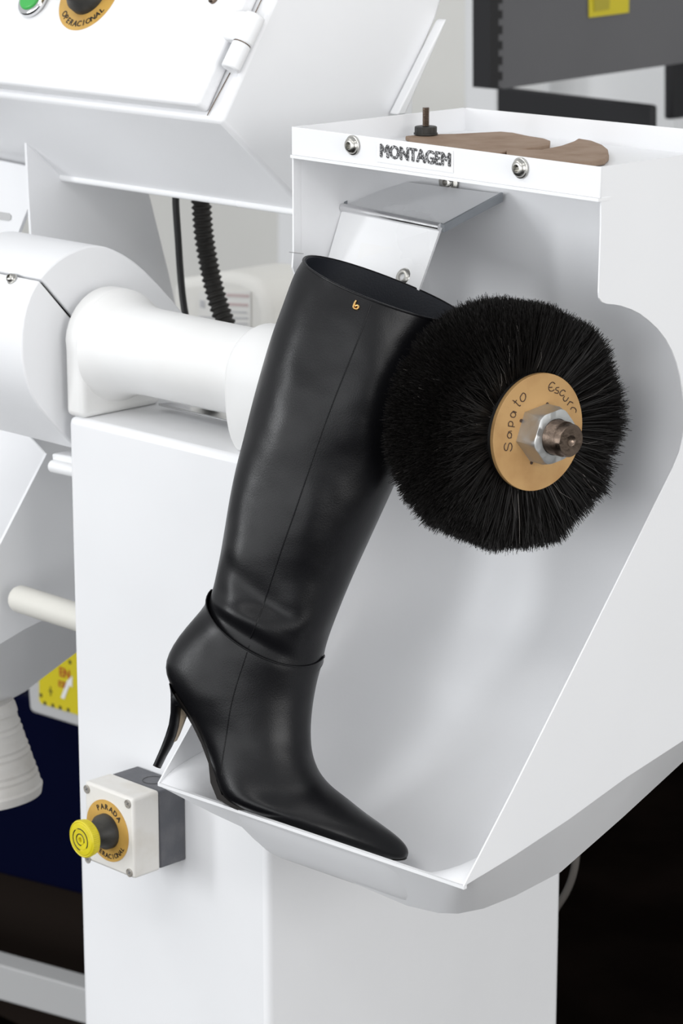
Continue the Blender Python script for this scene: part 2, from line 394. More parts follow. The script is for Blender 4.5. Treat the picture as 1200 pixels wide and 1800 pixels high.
v, f = lathe(bl, (0, 0, 1), [(0, .0095), (.0012, .0095), (.0015, .0085)], 32); obj('washer', v, f, BLK, bolt, smooth=True)
v, f = lathe(bl + ZUP * .0014, (0, 0, 1), [(0, .0088), (.0045, .0088), (.005, .0080)], 40, gear=lambda k, i: 1.0 if i % 2 else .97); obj('foot', v, f, BLK, bolt)
th_prof = [(.005 + .0005 * i, .0024 + (.0004 if i % 2 else 0)) for i in range(0, 30)]
v, f = lathe(bl + ZUP * .0014, (0, 0, 1), th_prof, 20); obj('threaded_rod', v, f, DSTEEL, bolt, smooth=True)

# ------------------------------------------------------------------ shaft housing (tube along x)
AY = .043; AZ_ = 1.1265
sh = root('shaft_housing', 'white cast shaft housing tube standing on the column top', 'shaft housing', (-.15, AY, zt))
bx0, bx1 = P(120, 732, Y=0)[0], P(146, 738, Y=0)[0]
hw = .0435; zc = 1.1305
arch = [(0.0005, zt), (0.0005, zc - .005)] + [(AY - hw * math.cos(a), zc + (.0435) * math.sin(a)) for a in np.linspace(0.1, math.pi - .1, 18)] + [(2 * AY, zc - .005), (2 * AY, zt)]
v, f = prism([np.array([bx0 - .004, y, z]) for y, z in arch], (bx1 - bx0 + .004, 0, 0)); obj('bearing_block', v, f, WD, sh, bevel=.005, seg=4)
xe = P(408, 700, Y=AY - .03)[0]
prof_t = [(0, .047), (.006, .0445), (.014, .0400), (.025, .0372), (.04, .036), (xe - bx1 + .004, .0352)]
v, f = lathe((bx1 - .001, AY, AZ_), (1, 0, 0), prof_t, 56); obj('tube', v, f, WD, sh, smooth=True, angle=60)
xc = xe
v, f = lathe((xc, AY - .002, AZ_), (1, 0, 0), [(0, .034), (.0015, .038), (.006, .0395), (.03, .040), (.045, .0402)], 48)
cap_pts = []
def stad(r, n=40):   # round top, long lower half: the end cap is taller than wide
    out = []
    for i in range(n):
        a = 2 * math.pi * i / n; y = math.cos(a) * r; z = math.sin(a) * r
        if z < 0: y = math.copysign(abs(math.cos(a)) ** .45, math.cos(a)) * r; z = -abs(math.sin(a)) ** .8 * r * 1.5
        out.append((y, z))
    return out
vv, ff = [], []
prc = [(0, .0365), (.0018, .0395), (.006, .0415), (.022, .042), (.046, .042)]
for t, r in prc:
    for y, z in stad(r): vv.append((xc + t, AY + y, AZ_ + max(z, -.0555)))
for k in range(len(prc) - 1):
    for i in range(40): ff.append((k * 40 + i, k * 40 + (i + 1) % 40, (k + 1) * 40 + (i + 1) % 40, (k + 1) * 40 + i))
ff.append(tuple(range(40))); ff.append(tuple(range(len(vv) - 1, len(vv) - 41, -1)))
obj('end_cap', vv, ff, WD, sh, smooth=True, angle=50)
XD = P(946, 760, Y=AY)[0]       # outer face of the brush washer
v, f = lathe((xc + .04, AY, AZ_), (1, 0, 0), [(0, .0125), (XD - .075 - xc - .04, .0125)], 28); obj('drive_shaft', v, f, DSTEEL, sh, smooth=True)

# ------------------------------------------------------------------ polishing brush
BYAW = math.radians(7)
bax = np.array([math.cos(BYAW), -math.sin(BYAW), 0]); ba, bu, bv = frame(bax)
BO = np.array([XD, AY, P(946, 760, Y=AY)[2]])
brush = root('polishing_brush', 'round black bristle polishing brush with tan washer reading Sapato Escuro', 'brush', tuple(BO - bax * .07))
BR, BW = .0880, .0745
v, f = lathe(BO - bax * (BW + .0), bax, [(.003, .05), (.006, .071), (.013, .080), (.02, .082), (.046, .082), (.051, .077), (.055, .068), (.059, .055), (.062, .046), (.071, .040)], 64); core = obj('bristle_core', v, f, BRI, brush, smooth=True)
def bristles(ncl, per, white, wid, seed):
    g = np.random.default_rng(seed); V, Fc = [], []
    phi0 = g.uniform(0, 2 * math.pi, ncl); t0 = g.uniform(0, 1, ncl)
    cr = g.normal(0, .0014, ncl) + .0022 * np.sin(phi0 * 9 + 1) * (t0 > .6) ; cl = g.normal(0, .05, ncl); ct = g.normal(0, .0025, ncl)
    ci = np.repeat(np.arange(ncl), per); N = len(ci)
    ph = phi0[ci] + g.normal(0, .035, N); tt = np.clip(t0[ci] + g.normal(0, .05, N), 0, 1)
    rt = .042 + 0 * tt
    troot = .020 + tt * (.0675 - .020)
    ttip = .002 + tt * (BW - .001) + ct[ci] + g.normal(0, .0012, N)
    rtip = BR + cr[ci] + g.normal(0, .0010, N) - .010 * np.clip((.16 - tt) / .16, 0, 1) ** 2 - .0065 * np.clip((tt - .86) / .14, 0, 1) ** 2
    if white: rtip = rt + (rtip - rt) * g.uniform(.45, 1.02, N); ttip = ttip + .0015
    phtip = ph + cl[ci] + g.normal(0, .03, N)
    pts = []
    for s_ in (0, .55, 1.0):
        r = rt + (rtip - rt) * s_; a = ph + (phtip - ph) * s_ ** 1.5; t = troot + (ttip - troot) * (s_ ** .8)
        if white: a = a + .06 * np.sin(s_ * 3 + ph * 7) * s_
        rad = np.outer(np.cos(a), bu) + np.outer(np.sin(a), bv)
        pts.append((BO - bax * BW)[None, :] + t[:, None] * bax[None, :] + rad * r[:, None])
    dirv = pts[2] - pts[0]; dirv /= np.linalg.norm(dirv, axis=1)[:, None]
    rnd = g.normal(0, 1, (N, 3)); side = np.cross(dirv, rnd); side /= np.linalg.norm(side, axis=1)[:, None]
    w_ = wid * g.uniform(.7, 1.3, N)[:, None]
    verts = np.concatenate([pts[0] - side * w_, pts[0] + side * w_, pts[1] - side * w_ * .9, pts[1] + side * w_ * .9, pts[2] - side * w_ * .45, pts[2] + side * w_ * .45], 0)
    i = np.arange(N)
    q = np.stack([i, N + i, 3 * N + i, 2 * N + i], 1); q = np.concatenate([q, np.stack([2 * N + i, 3 * N + i, 5 * N + i, 4 * N + i], 1)], 0); t3 = np.zeros((0, 3), int)
    return verts, q, t3
def fast_obj(name, verts, q, t3, m, parent):
    me = bpy.data.meshes.new(name); me.vertices.add(len(verts)); me.vertices.foreach_set('co', verts.astype(np.float32).ravel())
    nl = q.size + t3.size; me.loops.add(nl); me.loops.foreach_set('vertex_index', np.concatenate([q.ravel(), t3.ravel()]).astype(np.int32))
    np_ = len(q) + len(t3); me.polygons.add(np_)
    st = np.concatenate([np.arange(len(q)) * 4, q.size + np.arange(len(t3)) * 3]).astype(np.int32); me.polygons.foreach_set('loop_start', st)
    me.update(calc_edges=True); me.materials.append(m); o = bpy.data.objects.new(name, me); COL.objects.link(o); adopt(o, parent); o['kind'] = 'stuff'; return o
fast_obj('bristles', *bristles(4200, 20, False, .00030, 3), BRI, brush)
fast_obj('grey_bristles', *bristles(260, 2, True, .00013, 5), BRW, brush)
v, f = lathe(BO - bax * .0035, bax, [(0, .0425), (.0002, .0428), (.0032, .0428), (.0035, .0425)], 72); wsh = obj('fibre_washer', v, f, FIB, brush, smooth=True)
hexp = [(math.cos(math.pi / 3 * i + .16) * .0212, math.sin(math.pi / 3 * i + .16) * .0212) for i in range(6)]
# hex nut with chamfered face
def hexnut(c, ax, u, v_, r, h):
    V, Fc = [], []; n = 60
    lev = [(0, 1.0, False), (h * .86, 1.0, False), (h, .9, True)]
    for t, k, ch in ((0, None, 0), (h - .0035, None, 1), (h - .0005, .93, 2), (h, .86, 3), (h, .62, 4), (h - .002, .60, 5)):
        for i in range(n):
            a = 2 * math.pi * i / n + .16; s_ = (a - .16) % (math.pi / 3) - math.pi / 6
            rh = r * math.cos(math.pi / 6) / math.cos(s_)
            rr = rh if k is None else min(rh, r * k)
            tt = t
            if ch == 1: tt = h - .0006 - .0042 * max(0, (rh / r - .88) / .12)
            if ch == 2: tt = h - .0003 - .0008 * max(0, (rr / r - .88) / .12)
            V.append(c + ax * tt + (u * math.cos(a) + v_ * math.sin(a)) * rr)
    for k in range(5):
        for i in range(n): Fc.append((k * n + i, k * n + (i + 1) % n, (k + 1) * n + (i + 1) % n, (k + 1) * n + i))
    Fc.append(tuple(range(n))); Fc.append(tuple(range(6 * n - 1, 5 * n - 1, -1)))
    return V, Fc
v, f = hexnut(BO, bax, bu, bv, .0215, .0185); obj('hex_nut', v, f, ZINC, brush, smooth=True, angle=28)
pf = [(-.07, .0122)] + [(.0175 + .0006 * i, .0122 + (.0005 if i % 2 else 0)) for i in range(18)] + [(.0290, .0122), (.0335, .0119), (.0345, .0110), (.0345, .0042), (.0338, .0036), (.0325, .0)]
pf[-1] = (.0325, .0004)
v, f = lathe(BO, bax, pf, 40); obj('threaded_shaft_end', v, f, DSTEEL, brush, smooth=True, angle=40)
# handwriting, traced as pen strokes on the washer
strokes = [[(290 + 8 * a - 80 * b, 928 - 105 * a - 4 * b) for a, b in ((.88, .82), (.7, .97), (.4, 1.0), (.14, .82), (.2, .58), (.5, .5), (.82, .4), (.9, .18), (.62, .0), (.3, .02), (.08, .18))],
           [(290, 775), (262, 780), (247, 755), (258, 728), (282, 724), (291, 748), (285, 775)], [(258, 728), (262, 712), (292, 706)],
           [(255, 652), (322, 662)], [(262, 655), (258, 625), (275, 604), (300, 612), (305, 640), (296, 658)],
           [(318, 562), (290, 556), (282, 530), (300, 508), (326, 514), (334, 540), (318, 562)], [(300, 508), (312, 496), (342, 510)],
           [(303, 382), (332, 400), (372, 440), (386, 432)], [(318, 412), (345, 380)],
           [(400, 318), (382, 350), (392, 388), (418, 392), (438, 360), (436, 318), (414, 304), (400, 318)],
           [(748, 208), (726, 190), (700, 205), (682, 240), (690, 278), (720, 284), (742, 268)], [(690, 246), (720, 244)],
           [(790, 246), (762, 250), (758, 270), (784, 284), (778, 308), (742, 300)],
           [(858, 290), (838, 272), (808, 290), (800, 318), (818, 334), (844, 326)],
           [(850, 338), (836, 362), (846, 388), (868, 386), (892, 352)],
           [(878, 432), (908, 390)], [(895, 408), (914, 396), (938, 410)],
           [(912, 478), (930, 456), (958, 464), (972, 488), (966, 512)]]
for word, s0_, s1_ in (('Sapato', 0, 10), ('Escuro', 10, 18)):
    parts = []
    for s_ in strokes[s0_:s1_]:
        pts = [Pn(850 + a / 6, 640 + b / 6, BO, bax) + bax * .0002 for a, b in s_]
        parts.append(tube(spline(pts, 4), .00036, 6))
    v, f = join(parts); obj('handwriting', v, f, PEN, wsh, label='dark handwritten word ' + word)
for a, b in ((392, 597), (668, 422), (502, 1040)):
    c = Pn(850 + a / 6, 640 + b / 6, BO, bax); v, f = lathe(c, bax, [(0, .0013), (.0003, .0013)], 14); obj('drill_mark', v, f, PEN, wsh)

# ------------------------------------------------------------------ boot
B0 = P(397, 1408, Y=-.088); YAW = math.radians(12); LEAN = math.radians(10)
ub = R_ * math.cos(YAW) - FH * math.sin(YAW); nh = -FH * math.cos(YAW) - R_ * math.sin(YAW)
nb = nh * math.cos(LEAN) + ZUP * math.sin(LEAN)
def B(x, y): return Pn(x, y, B0, nb)
boot = root('knee_boot', 'tall black leather stiletto boot propped in the white scoop lip', 'boot', tuple(B(395, 1410)))
WDIR = nh * math.cos(math.radians(21)) + ZUP * math.sin(math.radians(21))
def section(L, Rr, b, n=48, sup=2.0, shear=0, flat=0, bias=0, nb=nb, back=.75):
    c = (L + Rr) / 2; a = (Rr - L) / 2; ax = nrm(a); al = np.linalg.norm(a); axis = nrm(np.cross(nb, ax)); out = []
    for i in range(n):
        t = 2 * math.pi * i / n; ct, st = math.cos(t), math.sin(t)
        x = math.copysign(abs(ct) ** (2 / sup), ct); y = math.copysign(abs(st) ** (2 / sup), st)
        wy = b * (1 - bias * x)
        out.append(c + ax * al * x + nb * wy * y - (axis if axis[2] > 0 else -axis) * shear * y * (1.0 if y > 0 else back))
    return out
def loft(secs, cap0=False, cap1=False):
    n = len(secs[0]); v = [p for s_ in secs for p in s_]; f = []
    for k in range(len(secs) - 1):
        for i in range(n): f.append((k * n + i, k * n + (i + 1) % n, (k + 1) * n + (i + 1) % n, (k + 1) * n + i))
    if cap0: f.append(tuple(range(n)))
    if cap1: f.append(tuple(range(len(v) - 1, len(v) - n - 1, -1)))
    return v, f
sl = [(537, 452), (520, 480), (501, 532), (480, 590), (462, 650), (446, 708), (432, 765), (419, 815), (407, 870), (397, 930), (388, 980), (379, 1022), (374, 1042), (368, 1062)]
sr = [(812, 562), (800, 590), (780, 640), (758, 692), (736, 745), (715, 798), (692, 852), (668, 905), (642, 962), (618, 1015), (596, 1068), (577, 1118), (567, 1152), (563, 1175)]
sb = [.046, .047, .049, .050, .050, .049, .047, .045, .042, .039, .037, .0355, .0350, .034]
def interp(lst, m):
    a = np.array([np.atleast_1d(q) for q in lst], float); out = spline(list(a), m); return out
slI, srI, sbI = interp(sl, 3), interp(sr, 3), interp(sb, 3)
def dent(k, pts, N):      # soft slouch folds near the ankle
    return pts
secs = []; NS = len(slI); NN = 56
for k in range(NS):
    L, Rr = B(*slI[k]), B(*srI[k]); t = k / (NS - 1)
    sh_ = .0080 * max(0, 1 - t / .35) ** 1.5 + .018 * max(0, (t - .84) / .16) ** 1.3
    s_ = section(L, Rr, float(sbI[k][0]), NN, 2.15, shear=sh_)
    for i in range(NN):
        an = 2 * math.pi * i / NN; front = max(0, math.sin(an))
        # gentle leather slouch: two folds above the ankle, shallow waves higher up
        x = math.cos(an)
        fade = max(0, min(1, (.935 - t) / .03))
        fold = fade * (.0042 * math.exp(-((t - .868 + .045 * x) / .020) ** 2) + .0040 * math.exp(-((t - .905) / .013) ** 2 - ((x - .3) / .4) ** 2)) - .0040 * math.exp(-((t - .922 + .02 * x) / .016) ** 2) - .0028 * math.exp(-((t - .81 - .06 * x) / .026) ** 2)
        wave = .0012 * math.sin(t * 22 + 3 * x) * (.3 + t * .7) + .0010 * math.sin(t * 13 - 5 * x + 1)
        s_[i] = s_[i] + nb * front * (fold + wave * (fade * .8 + .2) - .0012 * (1 - fade))
    secs.append(s_)
v, f = loft(secs); shaft = obj('shaft', v, f, LEA, boot, smooth=True, subs=1)
# inside of the shaft
ins = []
for k in range(0, 24, 2):
    c = np.mean(secs[k], axis=0); ins.append([c + (p - c) * .965 for p in secs[k]])
v, f = loft([secs[0]] + ins, cap1=True); obj('lining', v, f, LIN, boot, smooth=True)
# rolled top line
v, f = tube(secs[0] + [secs[0][0]], .0009, 8); obj('top_binding', v, f, LEA, boot, smooth=True)
def on_surf(a, b_, kf, pix, lift=.0004, seclist=None, LR=None):
    pass
def surf_pt(px_, py_, lift):
    """point on the camera side of the shaft or foot seen at a pixel"""
    from mathutils.bvhtree import BVHTree
    d = ray(px_, py_)
    best = None
    for t_ in TREES:
        h = t_.ray_cast(Vector(CAM), Vector(nrm(d)))
        if h[0] is not None and (best is None or h[3] < best[1]): best = (np.array(h[0]), h[3], np.array(h[1]))
    if best is None: return B(px_, py_)
    n_ = best[2] if np.dot(best[2], nb) > 0 else -best[2]
    return best[0] + n_ * lift
# foot: pairs (back or sole outline, front outline)
ft = [((371, 1037), (568.5, 1156), .0362), ((366, 1058), (563, 1173), .0358), ((345, 1082), (557, 1193), .0352), ((316, 1116), (551, 1222), .0345), ((297, 1148), (547, 1250), .0340), ((291, 1172), (545, 1276), .0335),
      ((297, 1197), (545, 1300), .0328), ((312, 1222), (547, 1320), .0322), ((330, 1248), (551, 1336), .0318), ((347, 1277), (556, 1349), .0318), ((362, 1308), (562, 1360), .0325), ((375, 1342), (570, 1370), .0340),
      ((384, 1376), (580, 1381), .0360), ((396, 1404), (594, 1392), .0385), ((424, 1420), (610, 1404), .0405), ((462, 1435), (627, 1418), .0405), ((504, 1451), (644, 1431), .0380), ((546, 1467), (660, 1442), .034), ((588, 1481), (675, 1453), .0290),
      ((626, 1493), (689, 1463), .0240), ((658, 1504), (701, 1473), .0188), ((682, 1510), (709, 1481), .0148), ((700, 1512), (714, 1488), .0115), ((709, 1511), (717, 1495), .0082), ((714, 1508), (717, 1500), .004)]
fsec = []
for k, (a, b_, w_) in enumerate(ft):
    t = k / (len(ft) - 1); bias = .0 if t < .35 else .45 * min(1, (t - .35) / .3)
    g = min(1, t / .3); wdv = nrm(nb * (1 - g) + WDIR * g)
    fsec.append(section(B(*a), B(*b_), w_, NN, 2.1 + .4 * min(1, max(0, (t - .3) / .3)), bias=bias, nb=wdv, shear=(.017, .013, .008, .003)[k] if k < 4 else 0, back=-.1))
v, f = loft(fsec, cap1=True); foot = obj('foot_upper', v, f, LEA, boot, smooth=True, subs=1)
v, f = tube(fsec[0] + [fsec[0][0]], .0006, 8); obj('ankle_seam', v, f, LEA, boot, smooth=True)
# sole strip under the arch, ball and toe
so = []
for k in range(7, len(ft)):
    a, b_, w_ = ft[k]; L = B(*a); d = nrm(B(*b_) - L)
    k1 = min(k + 1, len(ft) - 1); tang = nrm(B(*ft[k1][0]) - B(*ft[k - 1][0])); dn_ = np.cross(nb, tang); dn_ = dn_ if dn_[2] < 0 else -dn_
    wsole = w_ * (.36 if k < 12 else .62); th_ = .0009 if k < len(ft) - 4 else .0004
    so.append([L - WDIR * wsole - dn_ * .004, L + WDIR * wsole - dn_ * .004, L + WDIR * wsole + dn_ * th_, L - WDIR * wsole + dn_ * th_])
v, f = loft(so, True, True); obj('sole', v, f, SOLE, boot, smooth=True, angle=50)
# stiletto heel
hl = [(300, 1200), (304, 1216), (304.5, 1236), (303, 1254), (299, 1274), (292, 1294), (284, 1314), (276, 1332), (271, 1343)]
hr = [(345, 1272), (326, 1246), (318.5, 1243), (317, 1256), (314, 1276), (309, 1294), (301, 1312), (291, 1330), (282, 1349)]
hb = [.017, .0165, .0150, .0125, .0105, .009, .0078, .007, .0066]
hs = [section(B(*a), B(*b_), w_, 28, 2.3, nb=WDIR) for a, b_, w_ in zip(hl, hr, hb)]
v, f = loft(hs, True, True); heel = obj('heel', v, f, LEA, boot, smooth=True, angle=50)
tipc = [section(B(271 - q * 2.2, 1343 + q * 4), B(282 - q * 2.2, 1349 + q * 4), .0066, 28, 2.3, nb=WDIR) for q in (0, .45)]
v, f = loft(tipc, True, True); obj('heel_tip', v, f, SOLE, boot, smooth=True)
br_l = [(318, 1245), (317, 1258), (314.5, 1276), (309.5, 1294), (305, 1304)]; br_r = [(331, 1246), (325, 1258), (318, 1276), (311, 1294), (305.5, 1305)]
q1 = [B(*a) for a in br_l]; q2 = [B(*a) - nb * .003 for a in br_r]; v = q1 + q2 + [p - nb * .006 for p in q1] + [p - nb * .006 for p in q2]; m_ = 5
f = [(i, i + 1, m_ + i + 1, m_ + i) for i in range(4)] + [(2 * m_ + i, 2 * m_ + i + 1, 3 * m_ + i + 1, 3 * m_ + i) for i in range(4)] + [(m_ + i, m_ + i + 1, 3 * m_ + i + 1, 3 * m_ + i) for i in range(4)] + [(0, m_, 3 * m_, 2 * m_), (4, 9, 19, 14)]
obj('heel_breast', v, f, NUDE, heel, label='beige inner face of the heel')
bpy.context.view_layer.update()
from mathutils.bvhtree import BVHTree
dg = bpy.context.evaluated_depsgraph_get(); TREES = []
for o_ in (shaft, foot):
    e = o_.evaluated_get(dg); m = e.to_mesh(); TREES.append(BVHTree.FromPolygons([o_.matrix_world @ x.co for x in m.vertices], [tuple(p.vertices) for p in m.polygons])); e.to_mesh_clear()
seam = spline([(652, 536), (632, 590), (608, 650), (585, 708), (562, 770), (540, 835), (518, 900), (495, 965), (472, 1035), (455, 1085), (440, 1122)], 4)
v, f = tube([surf_pt(a, b_, .0) for a, b_ in seam], .00055, 6); obj('side_seam', v, f, LEA, shaft, smooth=True)
seam = spline([(438, 1135), (428, 1165), (415, 1205), (405, 1245), (398, 1290), (391, 1335), (389, 1362)], 4)
v, f = tube([surf_pt(a, b_, .0) for a, b_ in seam], .0005, 6); obj('side_seam', v, f, LEA, foot, smooth=True)
em = [(160, 892), (146, 912), (134, 940), (130, 962), (140, 976), (165, 980), (180, 968), (180, 948), (164, 944), (150, 954)]
v, f = tube(spline([surf_pt(600 + a / 6, 380 + b_ / 6, .0008) for a, b_ in em], 3), .00085, 8); obj('emblem', v, f, EMB, shaft, smooth=True, label='small gold letter emblem')

# ------------------------------------------------------------------ emergency stop box on the column
xr = P(327, 1450, Y=0)[0]; yfb = P(235, 1470, X=xr)[1]; xlb = P(150, 1440, Y=yfb)[0]
z1 = .7852; z0 = .7160; ymid = P(280, 1390, X=xr)[1]
eb = root('emergency_stop_box', 'white and grey box with yellow mushroom button on the column side', 'button box', ((xr + xlb) / 2, yfb / 2, z0))
v, f = boxm((xlb + .001, ymid, z0 + .001), (xr - .0005, -.0002, z1 - .001)); base = obj('base', v, f, PLG, eb, bevel=.0015)
c = np.array([xr - .024, -.014, z1 - .0009]); v, f = tube([c + np.array([math.cos(a), math.sin(a), 0]) * .0088 for a in np.linspace(0, 6.2832, 33)], .0003, 6); obj('knockout', v, f, BLK, base)
v, f = boxm((xlb, yfb, z0), (xr, ymid, z1)); obj('cover', v, f, PLW, eb, bevel=.0025, seg=3)
for px_, py_ in ((153, 1387), (225, 1413), (155, 1510), (228, 1534)):
    c = P(px_, py_, Y=yfb); c[1] = yfb
    v, f = lathe(c + np.array([0, -.0002, 0]), (0, -1, 0), [(0, .0036), (.0006, .0036), (.0008, .0032), (.0004, .003)], 24); sc = obj('screw', v, f, SCR, eb, smooth=True)
    for a_ in (0.5, .5 + math.pi / 2):
        dv = np.array([math.cos(a_), 0, math.sin(a_)]) * .0019; v, f = tube([c - dv + np.array([0, -.0005, 0]), c + dv + np.array([0, -.0005, 0])], .00033, 6); obj('slot', v, f, PLG, sc)
def stop_button(parent, c, nvec, u, v_, rr, scale, text_top=True):
    """gold ring plate with lettering, black collar, yellow mushroom head"""
    k = scale
    a, b_ = lathe(c, nvec, [(0, rr), (.0006, rr)], 64); ring = obj('ring_plate', a, b_, GOLD, parent, smooth=True)
    cc = c + nvec * .0008
    if text_top:
        a, b_ = arc_text('PARADA', cc, u, v_, rr * .70, rr * .25, math.radians(8), math.radians(15.5)); obj('ring_lettering', a, b_, INK, ring)
    a, b_ = arc_text('OPERACIONAL', cc, u, v_, rr * .90, rr * .22, math.radians(172), math.radians(10.5), bottom=True); obj('ring_lettering', a, b_, INK, ring)
    a, b_ = lathe(c, nvec, [(0, .0148 * k), (.0055 * k, .0146 * k), (.010 * k, .0115 * k), (.021 * k, .0105 * k)], 40); obj('collar', a, b_, BLK, parent, smooth=True)
    n_ = 120
    g = lambda kk, i: (1.0 if (i % 2) else .965) if kk in (2, 3) else 1.0
    pr_ = [(.0175 * k, .0095 * k), (.0180 * k, .0120 * k), (.0205 * k, .0150 * k), (.0262 * k, .0160 * k), (.0275 * k, .0154 * k), (.0282 * k, .0145 * k), (.0278 * k, .0138 * k), (.0286 * k, .0130 * k), (.0290 * k, .0095 * k), (.0286 * k, .0090 * k), (.0291 * k, .0085 * k),
           (.0291 * k, .0050 * k), (.0286 * k, .0046 * k), (.0293 * k, .0040 * k), (.0293 * k, .0022 * k), (.0270 * k, .0020 * k)]
    a, b_ = lathe(c, nvec, pr_, n_, gear=g); kn = obj('mushroom_head', a, b_, YEL, parent, smooth=True, angle=30)
    for rad, a0, a1 in ((.0092, -.6, 1.9), (.0092, 2.3, 4.6), (.0049, -.3, 4.9)):
        pth = [c + nvec * (.02905 * k) + (u * math.cos(t) + v_ * math.sin(t)) * rad * k for t in np.linspace(a0, a1, 24)]
        a, b_ = tube(pth, .00045 * k, 5); obj('engraving', a, b_, INK, kn)
    return ring
cR = P(189.5, 1460, Y=yfb); cR[1] = yfb - .0001
stop_button(eb, cR, np.array([0, -1.0, 0]), np.array([1.0, 0, 0]), ZUP, .0262, 1.0)

# ------------------------------------------------------------------ control console, top left
XS = -.12
ca = P(388, 214, X=XS); cb = P(480, 3, X=XS); cc_ = P(541, 375, X=XS)
lid_dir = nrm(cb - ca); ctop = ca + lid_dir * .34
ce = P(728, 352, X=XS); cf = P(728, 130, X=XS); cg = P(768, 32, X=XS); ch = ctop + np.array([0, .16, .0])
XC0 = -.85
cons = root('control_console', 'white sloping control console with hinged lid above the shaft housing', 'control console', tuple((ca + np.array([XC0, ca[1], ca[2]])) / 2))
cprof = [ca, cc_, np.array([XS, ce[1], cc_[2]]), cf, cg, ch, ctop]
v, f = prism(cprof, (XC0 - XS, 0, 0)); obj('console_body', v, f, W, cons, bevel=.004, seg=3)
LN = nrm(np.cross(np.array([1.0, 0, 0]), lid_dir)); LN = LN if LN[1] < 0 else -LN
# hinged lid, proud of the sloping face
la = Pn(345, 184, ca + LN * .016, LN)
lx1 = la[0]; la = la - LN * .0155
q = [np.array([lx1, la[1], la[2]]), np.array([XC0 + .02, la[1], la[2]]), np.array([XC0 + .02, *(la + lid_dir * .32)[1:]]), np.array([lx1, *(la + lid_dir * .32)[1:]])]
v, f = prism(q, LN * .0155); obj('lid', v, f, W, cons, bevel=.004, seg=3)
LP = la + LN * .0155
# dark brown lines along the lid gap
def lidp(x, y, h=0): return Pn(x, y, LP + LN * h, LN)
for g0, g1 in (((364, 203), (404, 128)), ((430, 62), (480, -45))):
    v, f = tube([Pn(*g0, ca + LN * .0012, LN), Pn(*g1, ca + LN * .0006, LN)], .0004, 6); obj('lid_gap', v, f, DSTEEL, cons)
# hinge: two barrels on the lid edge
h0, h1, h2 = [Pn(*q_, ca + LN * .010, LN) for q_ in ((404, 122), (425, 77), (449, 27))]
v, f = tube([h0, h0 + (h1 - h0) * .99], .0078, 24); hg = obj('hinge_barrel', v, f, WG, cons, smooth=True, bevel=.0015)
v, f = tube([h1 + (h2 - h1) * .01, h2], .0086, 24); obj('hinge_barrel', v, f, WG, cons, smooth=True, bevel=.0015)
v, f = tube([h1 - (h1 - h0) * .012, h1 + (h2 - h1) * .012], .0074, 20); obj('hinge_gap', v, f, DSTEEL, cons, label='rusty dark gap between the hinge barrels')
v, f = prism([h1 + np.array([-.017, 0, 0]) - LN * .002, h1 - LN * .002, h2 - LN * .002, h2 + np.array([-.017, 0, 0]) - LN * .002], LN * .0095); obj('hinge_leaf', v, f, WG, cons, bevel=.002)
c = lidp(376, -1); v, f = lathe(c, LN, [(0, .0042), (.0022, .0042), (.0036, .0030), (.0038, .001)], 24); obj('lid_screw', v, f, DSTEEL, cons, smooth=True)
# console rear edge flange
e0 = P(683, 200, X=XS + .002); e1 = P(765, 36, X=XS + .002)
v, f = prism([e0, P(697, 200, X=XS + .002), P(771, 32, X=XS + .002), e1], (.010, 0, 0)); obj('edge_flange', v, f, WG, cons, bevel=.0025)
# bottom rolled edge
b0 = np.array([XS, cc_[1], cc_[2]]); LFN = nrm(np.cross(np.array([1.0, 0, 0]), cc_ - ca))
XP = Pn(62, 266, ca, LFN)[0]
v, f = tube([np.array([XP, *b0[1:]]), b0], .0035, 12); obj('rolled_edge', v, f, WG, cons, smooth=True)
# green start button on the lid
lu = np.array([1.0, 0, 0]); lv = lid_dir
def pill(c, hl, r, h, n=16, inset=1.0):
    pts = [c + lu * (r * math.cos(a)) + lv * (r * math.sin(a) + hl) for a in np.linspace(0, math.pi, n)] + [c + lu * (r * math.cos(a)) + lv * (r * math.sin(a) - hl) for a in np.linspace(math.pi, 2 * math.pi, n)]
    return prism(pts, LN * h)
gc = lidp(78, -30)
v, f = pill(gc, .019, .0158, .007); bz = obj('start_button_bezel', v, f, CHROME, cons, bevel=.003, seg=4)
v, f = pill(gc + LN * .0055, .0185, .0115, .0035); obj('start_button_cap', v, f, GRN, bz, bevel=.0015)
c = lidp(158, -10)
stop_button(cons, c, LN, lu, lv, .0345, 1.35)

# ------------------------------------------------------------------ support bracket under the console
brk = root('support_bracket', 'flat white steel bracket plate between console and wheel guard', 'bracket', tuple(P(180, 430, X=XP)))
bp = [(46, 238), (50, 330), (55, 414), (62, 470), (200, 520), (318, 575), (306, 525), (296, 480), (280, 415), (264, 350), (250, 300), (215, 235)]
v, f = prism([P(a, b_, X=XP) for a, b_ in bp], (-.003, 0, 0)); obj('plate', v, f, W, brk)
